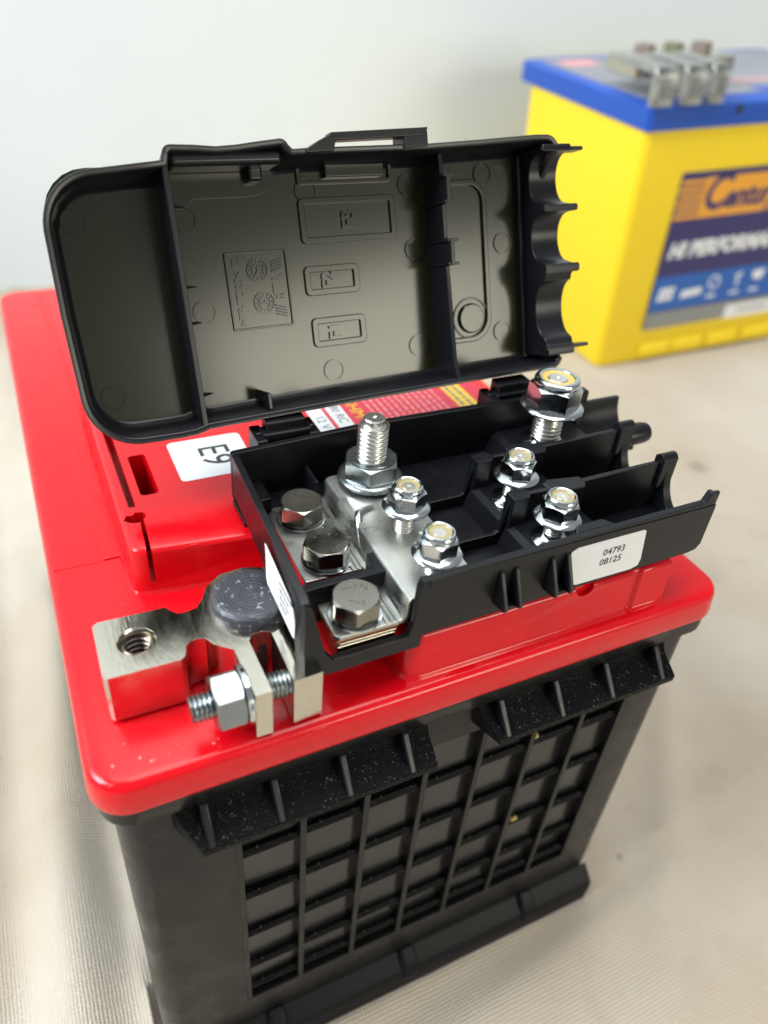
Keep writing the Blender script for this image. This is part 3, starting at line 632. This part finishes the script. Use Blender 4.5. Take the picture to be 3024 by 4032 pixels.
# --- hinged lid of the fuse box, standing open (x, s up from hinge, n toward the front)
PH = math.radians(22.0)
def LM(x, s, n): return (x, 68+s*math.sin(PH)-n*math.cos(PH), 30+s*math.cos(PH)+n*math.sin(PH))
def lidobj(g, name, m, par, c, **k):
    g.xf(lambda co: Vector(LM(*co))); return g.obj(name, m, par, origin=LM(*c), **k)
def arc(cx, cy, r, a0, a1, n): return [(cx+r*math.cos(math.radians(a0+(a1-a0)*i/n)), cy+r*math.sin(math.radians(a0+(a1-a0)*i/n))) for i in range(n+1)]
ol = []
ol += arc(152.0, 69.9, 4.0, 8, 90, 6)
ol += [(148, 73.9), (131, 72.9), (114, 72.1), (80, 71.6), (76, 71.4)]
ol += arc(73.0, 71.8, 2.0, 20, 90, 4)+[(68, 73.3), (62, 72.6), (57, 72.3), (52, 72.7)]+arc(46.3, 71.0, 1.9, 90, 165, 4)
ol += [(44.0, 69.6), (36, 68.9)]+arc(28.8, 55.4, 12.8, 97, 178, 9)
ol += [(15.9, 38)]+arc(29.2, 18.4, 12.7, 182, 268, 9)
ol += [(38, 5.6), (42.3, 5.8), (45.5, 6.7), (58, 7.0), (90, 7.8), (130, 8.4), (150, 8.6)]+arc(152.4, 11.6, 3.2, 285, 350, 5)
def dens(pts, mx=8):
    out_ = []
    for i, p in enumerate(pts):
        q = pts[(i+1) % len(pts)]; d = math.dist(p, q); k = max(1, int(d/mx))
        for j in range(k): out_.append((p[0]+(q[0]-p[0])*j/k, p[1]+(q[1]-p[1])*j/k))
    return out_
ol = dens(ol)
FN = -13.0
def ring(d, n): return [(p[0], p[1], min(n, -8.5) if q[0] > 150 and 14.6 < q[1] < 69.6 else n) for p, q in zip(off(ol, d), ol)]
g = G(); g.rings([ring(3.6, FN-2.2), ring(2.4, FN-2.0), ring(1.4, FN-1.0), ring(1.0, FN+1.5), ring(-0.1, -0.4), ring(0.1, 0.0), ring(1.1, 0.0), ring(1.5, -0.3), ring(2.2, FN+3.2), ring(2.8, FN+1.2), ring(3.4, FN+0.25), ring(3.9, FN)], cap1=False)
lid = lidobj(g, 'lid', M['lidblack'], fb, (86, 38, -6), smooth=60)
fg = G(); fg.prism(rrect(17.3, 157, 7.8, 70.4, (3, 11, 11, 3)), 'z', FN-1.5, FN-0.02)
lidobj(fg, 'inner_face', M['lidfloor'], lid, (86, 38, FN))
def lp(fn, name, c, bevel=0.25, par=lid, m='lidblack', smooth=35, seg=2):
    g = G(); fn(g); return lidobj(g, name, M[m], par, c, bevel=bevel, smooth=smooth, seg=seg)
def lbox(x0, x1, s0, s1, n0, n1): return lambda g: g.box(x0, x1, s0, s1, n0, n1)
lp(lbox(43.8, 45.2, 7.4, 68.4, FN-0.5, -0.2), 'rib', (44.5, 38, -6))
lp(lbox(45.2, 46.4, 7.6, 68.2, FN-0.5, FN+1.2), 'rib_foot', (46, 38, -12), par=lid)
for s in (60.5, 41.5, 32.5, 14.0):
    lp(lambda g: g.rings([[(45.1, s-0.8, FN-0.1), (45.1, s+0.8, FN-0.1), (45.1, s+0.5, FN+5), (45.1, s-0.5, FN+5)], [(50.2, s-0.15, FN-0.1), (50.2, s+0.15, FN-0.1), (50.0, s+0.08, FN+0.5), (50.0, s-0.08, FN+0.5)]]), 'gusset', (47, s, -11), bevel=0)
# stepped rib
def srib(g):
    g.prism([(9.4, FN-0.3), (70.2, FN-0.3), (70.2, -4.0), (65.0, -3.6), (64.8, -0.2), (57.4, -0.2), (57.2, -3.4), (48.4, -3.4), (48.2, 0.0), (41.2, 0.0), (41.0, -3.4), (14, -2.2), (10.4, -0.6), (9.4, -0.4)], 'x', 118.6, 119.9)
lp(srib, 'rib', (119, 38, -7))
for s0 in (57.4, 64.0, 41.2, 47.4): lp(lbox(118.0, 121.4, s0, s0+0.8, FN+1, -0.4), 'rib_web', (120, s0, -6), bevel=0.15)
# comb block with three cable channels
def comb(g):
    pts = [(12.2, FN-2), (12.2, 0.2), (13.6, 0.4), (15.0, 0.2), (15.6, -0.6), (17.0, -0.9)]
    pts += [(25.8-8.2*math.cos(math.radians(i)), -0.9-4.8*math.sin(math.radians(i))) for i in range(12, 169, 12)]
    pts += [(34.2, -0.9), (35.6, -0.6), (36.3, 0.0), (38.9, 0.0), (39.5, -2.0)]
    pts += [(46.4-6.7*math.cos(math.radians(i)), -2.3-4.6*math.sin(math.radians(i))) for i in range(10, 171, 16)]
    pts += [(53.2, -2.0), (53.6, 0.0), (55.4, 0.0), (55.9, -2.4)]
    pts += [(62.7-6.7*math.cos(math.radians(i)), -2.6-4.6*math.sin(math.radians(i))) for i in range(10, 171, 16)]
    pts += [(69.5, -1.6), (69.6, 0.2), (70.8, 0.2), (71.6, -0.2), (71.6, FN-2)]
    g.prism(pts, 'x', 150.4, 160.2)
lp(comb, 'cable_comb', (153, 40, -8), bevel=0.3, smooth=40)
lp(lbox(148.8, 150.5, 11.4, 70.6, FN-0.4, FN+2.6), 'comb_foot', (146, 40, -12), bevel=0.5)
lp(lbox(150, 164.4, 69.7, 70.8, -5.0, 0.2), 'comb_fin', (158, 70, -2), bevel=0.3)
lp(lbox(150, 165.6, 13.8, 14.9, -4.0, 0.2), 'comb_fin', (158, 14, -2), bevel=0.3)
lp(lbox(152, 162.6, 53.5, 55.5, -5.0, 0.1), 'comb_fin', (158, 54, -2), bevel=0.6)
lp(lbox(152, 163.0, 36.3, 38.9, -4.4, 0.1), 'comb_fin', (158, 37, -2), bevel=0.7)
# latch loop on the free edge
lo_ = [(79.6, 71.2), (82.6, 74.2), (86, 75.2), (113.4, 76.2), (113.4, 71.4)]
def latch(g):
    g.prism([(79.2, 71.2), (82.8, 73.2), (86, 74.6), (88.4, 75.2), (87.2, 72.6), (86.6, 70.6), (79.2, 70.4)], 'z', -7, 0.6)
    g.prism([(86.0, 73.1), (112.6, 73.9), (113.7, 76.0), (86, 75.0)], 'z', -3.4, 0.7)
    g.prism([(106.2, 71.0), (113.5, 71.4), (113.5, 75.2), (106.2, 74.9)], 'z', -6, 0.5)
lp(latch, 'latch', (97, 74, -2), bevel=0.3)
lp(lambda g: g.frame(rrect(80.4, 108.2, 64.8, 70.4, 0.8), rrect(81.4, 107.2, 65.8, 69.6, 0.6), 'z', FN-0.2, FN+0.9), 'latch_frame', (94, 68, -12), bevel=0.2, m='lidfloor')
lp(lbox(88.0, 105.2, 66.2, 69.4, FN-0.2, FN+2.4), 'latch_pad', (97, 68, -11), bevel=0.3, m='lidfloor')
# thin grip inside, shallow panels, moulding marks
lp(lambda g: g.prism([(45.8, 62.0)]+arc(53.6, 59.8, 2.6, 170, 90, 5)+[(66, 62.4)]+arc(69, 66.0, 3.4, 270, 360, 5)+[(72.6, 71.4), (45.8, 70.6)], 'z', FN-0.2, FN+0.35), 'shallow_step', (58, 66, -13), bevel=0.15, m='lidfloor')
lp(lambda g: g.prism([(46.3, 50.2), (50.4, 50.2), (50.8, 43.8), (46.3, 43.8)], 'z', FN-0.2, FN+0.35), 'shallow_step', (48, 47, -13), bevel=0.15, m='lidfloor')
lp(lbox(46.0, 73.6, 68.4, 71.6, FN+0.3, -1.4), 'grip_lip', (60, 70, -7), bevel=1.3, seg=4)
lp(lbox(66.4, 70.2, 65.6, 70.2, FN, FN+4.6), 'grip_block', (68, 68, -10), bevel=0.9, seg=3)
lp(lambda g: g.prism([(62.0, 9.0), (63.0, 9.0), (63.0, 13.2), (62.0, 13.2)], 'z', FN, -2.0), 'gusset', (62.5, 11, -7), bevel=0.2)
g0 = None
for (cx, cy) in ((23.4, 58.6), (24.8, 16.4), (49.6, 57.6), (82.6, 64.6 if False else 61.2+3.4), (113.2, 63.8), (146-2, 46.4), (114.0, 46.6), (51.2, 35.0), (85.4, 15.6), (113, 19.4), (138, 66.0), (142.6, 20.4)):
    if cx == 82.6: cy = 63.4
    if g0 is None:
        G0 = G(); G0.frame(circle(0, 0, 3.0, 28), circle(0, 0, 2.72, 28), 'z', -0.2, 0.42); G0.prism(circle(0, 0, 2.72, 28), 'z', -0.2, 0.12)
        G0.xf(lambda co: Vector(LM(*co))-Vector(LM(0, 0, 0))); g0 = G0.obj('moulding_mark', M['lidfloor'], lid, origin=LM(cx, cy, FN), local=True, smooth=30)
    else:
        q = g0.copy(); COL.objects.link(q); q.parent = lid; q.location = wp(*LM(cx, cy, FN))-world_loc(lid)
# raised slot outline with a round boss
def slot(g):
    g.frame(rrect(120.2, 138.6, 18.4, 64.6, (5.5, 0.6, 0.6, 7.0), 8), rrect(120.9, 137.0, 20.0, 63.0, (4.2, 0.5, 0.5, 5.8), 8), 'z', FN-0.2, FN+0.9)
lp(slot, 'slot_edge', (132, 45, -12), bevel=0.5, seg=3, m='lidfloor')
lp(lambda g: g.lathe([(0.1, 1.0), (4.0, 1.0), (4.4, 0.6), (4.5, -0.2)], (131.6, 25.4, FN), 36), 'boss', (131.6, 25.4, FN), smooth=22, bevel=0, m='lidfloor')
lp(lambda g: g.frame(circle(131.6, 25.4, 6.2, 36), circle(131.6, 25.4, 5.7, 36), 'z', FN-0.2, FN+0.4), 'boss_ring', (131.6, 25.4, FN), bevel=0.15, m='lidfloor')
# embossed name plates F3 F2 F1
for (x0, x1, s0, s1, t, sz) in ((80.0, 108.6, 49.9, 61.6, 'F3', 5.2), (79.6, 95.8, 36.4, 44.2, 'F2', 4.8), (80.2, 96.4, 22.4, 30.4, 'F1', 4.8)):
    pl = lp(lambda g: g.frame(rrect(x0, x1, s0, s1, 1.4), rrect(x0+1.7, x1-1.7, s0+1.7, s1-1.7, 0.3), 'z', FN-0.2, FN+0.7), 'name_plate', ((x0+x1)/2, (s0+s1)/2, FN), bevel=0.25, m='lidfloor')
    cx, cy = (x0+x1)/2-(0 if t == 'F3' else 1.2), (s0+s1)/2
    text('embossed_letters', t, sz, lambda u, v, w_: LM(cx-v, cy+u, FN+0.2+w_), M['lidfloor'], lid, 0.4, bold=0.12)
lp(lambda g: g.frame(rrect(58.2, 75.2, 29.3, 49.2, 0.2, 2), rrect(58.7, 74.7, 29.8, 48.7, 0.2, 2), 'z', FN-0.2, FN+0.6), 'name_plate', (66, 39, FN), bevel=0.15, m='lidfloor')
text('embossed_letters', '>PP-TD20<', 2.9, lambda u, v, w_: LM(61.4-v, 37.4+u, FN+0.1+w_), M['lidfloor'], lid, 0.25, bold=0.10)
text('embossed_letters', '12', 2.6, lambda u, v, w_: LM(61.2-v, 46.4+u, FN+0.1+w_), M['lidfloor'], lid, 0.25, bold=0.1)
text('embossed_letters', 'MTA', 4.2, lambda u, v, w_: LM(72.2-v, 39.4+u, FN+0.1+w_), M['lidfloor'], lid, 0.25, sx=0.8, bold=0.12)
g = G()
for k in range(4):
    for sgn, s0 in ((1, 43.6), (-1, 35.2)): g.prism([(70.6, s0+sgn*(k*0.75)), (70.6, s0+sgn*(k*0.75+0.35)), (73.6, s0+sgn*(k*0.75+1.2)), (73.6, s0+sgn*(k*0.75+0.85))], 'z', FN-0.2, FN+0.4)
lidobj(g, 'embossed_stripes', M['lidblack'], lid, (72, 39, FN))
for (cx, cy, an) in ((66.8, 44.4, 70), (67.6, 36.0, 20)):
    def dial(g):
        g.frame(circle(cx, cy, 2.9, 32), circle(cx, cy, 2.6, 32), 'z', FN-0.2, FN+0.4); g.frame(circle(cx, cy, 1.6, 24), circle(cx, cy, 1.4, 24), 'z', FN-0.2, FN+0.35)
        for k in range(12):
            a = math.radians(30*k); g.box(cx+2.1*math.cos(a)-0.18, cx+2.1*math.cos(a)+0.18, cy+2.1*math.sin(a)-0.28, cy+2.1*math.sin(a)+0.28, FN-0.2, FN+0.35)
        a = math.radians(an); u = Vector((math.cos(a), math.sin(a))); v = Vector((-u.y, u.x)); p0 = Vector((cx, cy))
        g.prism([tuple(p0+u*1.3), tuple(p0+u*0.3+v*0.6), tuple(p0+u*0.3+v*0.2), tuple(p0-u*1.3+v*0.2), tuple(p0-u*1.3-v*0.2), tuple(p0+u*0.3-v*0.2), tuple(p0+u*0.3-v*0.6)], 'z', FN-0.2, FN+0.45)
    lp(dial, 'date_dial', (cx, cy, FN), bevel=0, m='lidfloor')
# hinges
for (x0, x1) in ((56.5, 74.0), (128.5, 146.5)):
    g = G()
    g.box(x0, x0+3.0, 66.3, 75.0, 24.5, 32.6); g.box(x1-3.0, x1, 66.3, 75.0, 24.5, 32.6)
    g.box(x0+3.4, x1-3.4, 69.0, 74.2, 28.6, 36.0); g.box(x0+2, x1-2, 67.5, 72.2, 27.0, 33.6)
    g.lathe([(2.2, x0+0.4), (2.2, x1-0.4)], (0, 71.2, 30.8), 20, 'x')
    g.obj('hinge', M['black'], fb, origin=((x0+x1)/2, 70, 30), bevel=0.5)

# ------------------------------------------------------------------ yellow battery behind
YO = Vector((468.887, 381.752, -155.045)); YU = Vector((0.99441534, -0.07993468, 0.06890996)); YV = Vector((0.07788104, 0.99644914, 0.03199454)); YW = Vector((-0.07122275, -0.02644908, 0.99710971))
def YM(u, v, w_): return tuple(YO+YU*u+YV*v+YW*w_)
yb = root('car_battery', tuple(YO), 'yellow car battery with a blue lid, out of focus behind the open fuse box lid', 'car battery')
def yobj(g, name, m, c, par=None, **k):
    g.xf(lambda co: Vector(YM(*co))); return g.obj(name, M[m] if isinstance(m, str) else m, par or yb, origin=YM(*c), **k)
YL, YD = 262.0, 176.0
g = G(); loft_rrect(g, [(2, YL-2, 2, YD-2, 5, 0), (0.5, YL-0.5, 0.5, YD-0.5, 6, 3), (-1.5, YL+1.5, -1.5, YD+1.5, 6, 198.6)]); yobj(g, 'case', 'yellow', (130, 88, 0), smooth=45)
g = G(); loft_rrect(g, [(-4.1, YL+4.1, -4.1, YD+16, 5, 198), (-4.1, YL+4.1, -4.1, YD+16, 5, 213), (-2.8, YL+2.8, -2.8, YD+15, 5, 214.2)]); yl = yobj(g, 'lid', 'blue', (130, 88, 206), smooth=45)
g = G(); g.box(16, 25, -5.0, -4.0, 203, 210) if False else g.prism(rrect(73.2, 77.6, 206.5, 213, 1.5), 'y', -5.2, -4.0); yobj(g, 'vent_hole', 'ink', (75, -4, 210), yl)
g = G(); g.prism(rrect(8, 254, 22, 180, 6), 'z', 214.1, 214.6); tl = yobj(g, 'top_label', 'greylabel', (130, 100, 214))
g = G(); g.box(120, 170, 60, 66, 214.5, 214.9); yobj(g, 'printed_band', 'palepink', (145, 63, 214), tl)
g = G(); g.box(20, 52, 150, 172, 214.5, 214.9); yobj(g, 'printed_band', 'palepink', (60, 150, 214), tl)
g = G(); g.box(120, 250, 24, 40, 214.5, 214.9); yobj(g, 'printed_band', 'blue', (180, 30, 214), tl)
for u0 in (43, 79, 119, 160, 200):
    g = G(); g.prism([(-0.4, 17.5), (-1.3, 16.0), (-1.5, 4), (-0.4, 2.0)], 'x', u0, u0+34); yobj(g, 'foot_rib', 'yellow', (u0+17, -1, 10), bevel=1.0)
# front label
fy = -1.75
def band(par, name, m, u0, u1, w0, w1, d=0.0):
    g = G(); g.prism([(u0, w0), (u1, w0), (u1, w1), (u0, w1)], 'y', fy-0.25-d, fy+0.3); return yobj(g, name, m, ((u0+u1)/2, fy, (w0+w1)/2), par)
g = G(); g.prism(rrect(41, 222, 31.5, 165.5, 2), 'y', fy-0.2, fy+0.4); fl = yobj(g, 'front_label', 'navy', (130, fy, 98))
band(fl, 'printed_band', 'orange', 66, 222, 128.5, 160.4, 0.1)
for k in range(6): band(fl, 'speed_stripe', 'orange', 41.2+(k % 2)*1.5, 67, 128.7+k*5.5, 132.0+k*5.5, 0.1)
band(fl, 'printed_band', 'blueprint', 41.2, 221.8, 49, 80, 0.1); band(fl, 'printed_band', 'greyprint', 41.2, 221.8, 31.8, 47.5, 0.1)
band(fl, 'printed_band', 'whiteprint', 129, 221.8, 30.6, 43.6, 0.25)
def ytext(body, size, u, w_, m, shear=0.0, sx=1.0, align='LEFT', d=0.5, bold=0.9): text('lettering', body, size, lambda a, b_, c_: YM(u+a*sx, fy-d-c_, w_+b_), M[m], fl, 0.06, shear=shear, align=align, bold=bold)
ytext('C', 40, 66, 147, 'navy', 0.25, 0.85); ytext('entury', 25, 89, 143, 'navy', 0.25, 0.85)
ytext('HI PERFORMANCE', 17.5, 46.5, 102, 'whiteprint', 0.2, 0.95)
ytext('ISS', 15, 47, 63.5, 'whiteprint', 0.2, 0.9); g = G(); g.prism([(72, 58), (94, 60), (94, 66), (73, 65)], 'y', fy-0.5, fy); yobj(g, 'printed_mark', 'whiteprint', (83, fy, 62), fl)
for u, t in ((106, 'o'), (132, 't'), (154, 'w')):
    g = G(); g.frame([(a, b_) for a, b_ in circle(u, 69, 6.2, 24)], [(a, b_) for a, b_ in circle(u, 69, 4.6, 24)], 'y', fy-0.5, fy) if t == 'o' else (g.prism([(u-4, 73), (u+4, 75), (u+4, 73), (u+1, 72), (u+1, 63), (u-1.5, 63), (u-1.5, 71)], 'y', fy-0.5, fy) if t == 't' else g.prism([(u-7, 74), (u+7, 75), (u+5, 66), (u-4, 66)], 'y', fy-0.5, fy))
    g.box(u-5, u+5, fy-0.5, fy, 55, 57.5); yobj(g, 'printed_icon', 'whiteprint', (u, fy, 66), fl)
g = G(); g.box(142, 178, fy-0.7, fy, 36.4, 38.6); yobj(g, 'printed_mark', 'greyprint', (160, fy, 37), fl)
# terminal adapter with three bent tabs, on the yellow battery
ta = root('terminal_adapter', YM(40, 40, 214), 'brass coloured three-tab terminal adapter bolted on the blue battery lid', 'terminal adapter')
g = G(); g.prism(rrect(8, 100, 40, 80, 2), 'z', 224, 236.5); yobj(g, 'bar', 'nickel', (46, 60, 230), ta, bevel=0.8)
g = G(); g.lathe([(11, 214), (10, 226)], (60, 62, 0), 28); yobj(g, 'clamp_ring', 'nickel', (60, 62, 220), ta)
for k, u in enumerate((-9.5, 16.0, 40.0)):
    PV = -11.0
    prof = [(46, 241)]+[(PV+9.5+7.3*math.cos(math.radians(a)), 233.7+7.3*math.sin(math.radians(a))) for a in range(90, 181, 10)]+[(PV+2.2, 215.5), (PV+7.6, 215.5)]+[(PV+9.9+2.3*math.cos(math.radians(a)), 233.7+2.3*math.sin(math.radians(a))) for a in range(180, 89, -30)]+[(46, 236.2)]
    g = G(); g.prism(prof, 'x', u, u+(18.5 if k < 2 else 14)); yobj(g, 'bent_tab', 'tin', (u+10, 20, 232), ta, bevel=0.8)
for k, (u, v, m) in enumerate(((30, 64, 'rust'), (57, 64, 'olive'), (84, 64, 'rust'))):
    g = G(); g.hexprism(14, 236.4, 243.5, (u, v, 0), 0.3, 'z', 1); yobj(g, 'bolt', m, (u, v, 240), ta, smooth=28)
# ------------------------------------------------------------------ two crumbs caught in the waffle
for (x, z, lab_) in ((119.8, -45.6, 'tiny yellow crumb under the right ledge of the battery front'), (121.8, -90.6, 'tiny yellow crumb lower down in the rib grid')):
    g = G(); bmesh.ops.create_icosphere(g.bm, subdivisions=2, radius=1.0)
    for v in g.bm.verts: v.co = Vector((v.co.x*1.5, v.co.y*0.9, v.co.z*0.8))*(1+0.3*noise.noise(v.co*2)); 
    o = g.obj('crumb', M['crumb'], None, origin=(x, 5.4, z), local=True, smooth=60); o['label'] = lab_; o['category'] = 'crumb'
for o in bpy.data.objects:
    if '_w' in o: del o['_w']
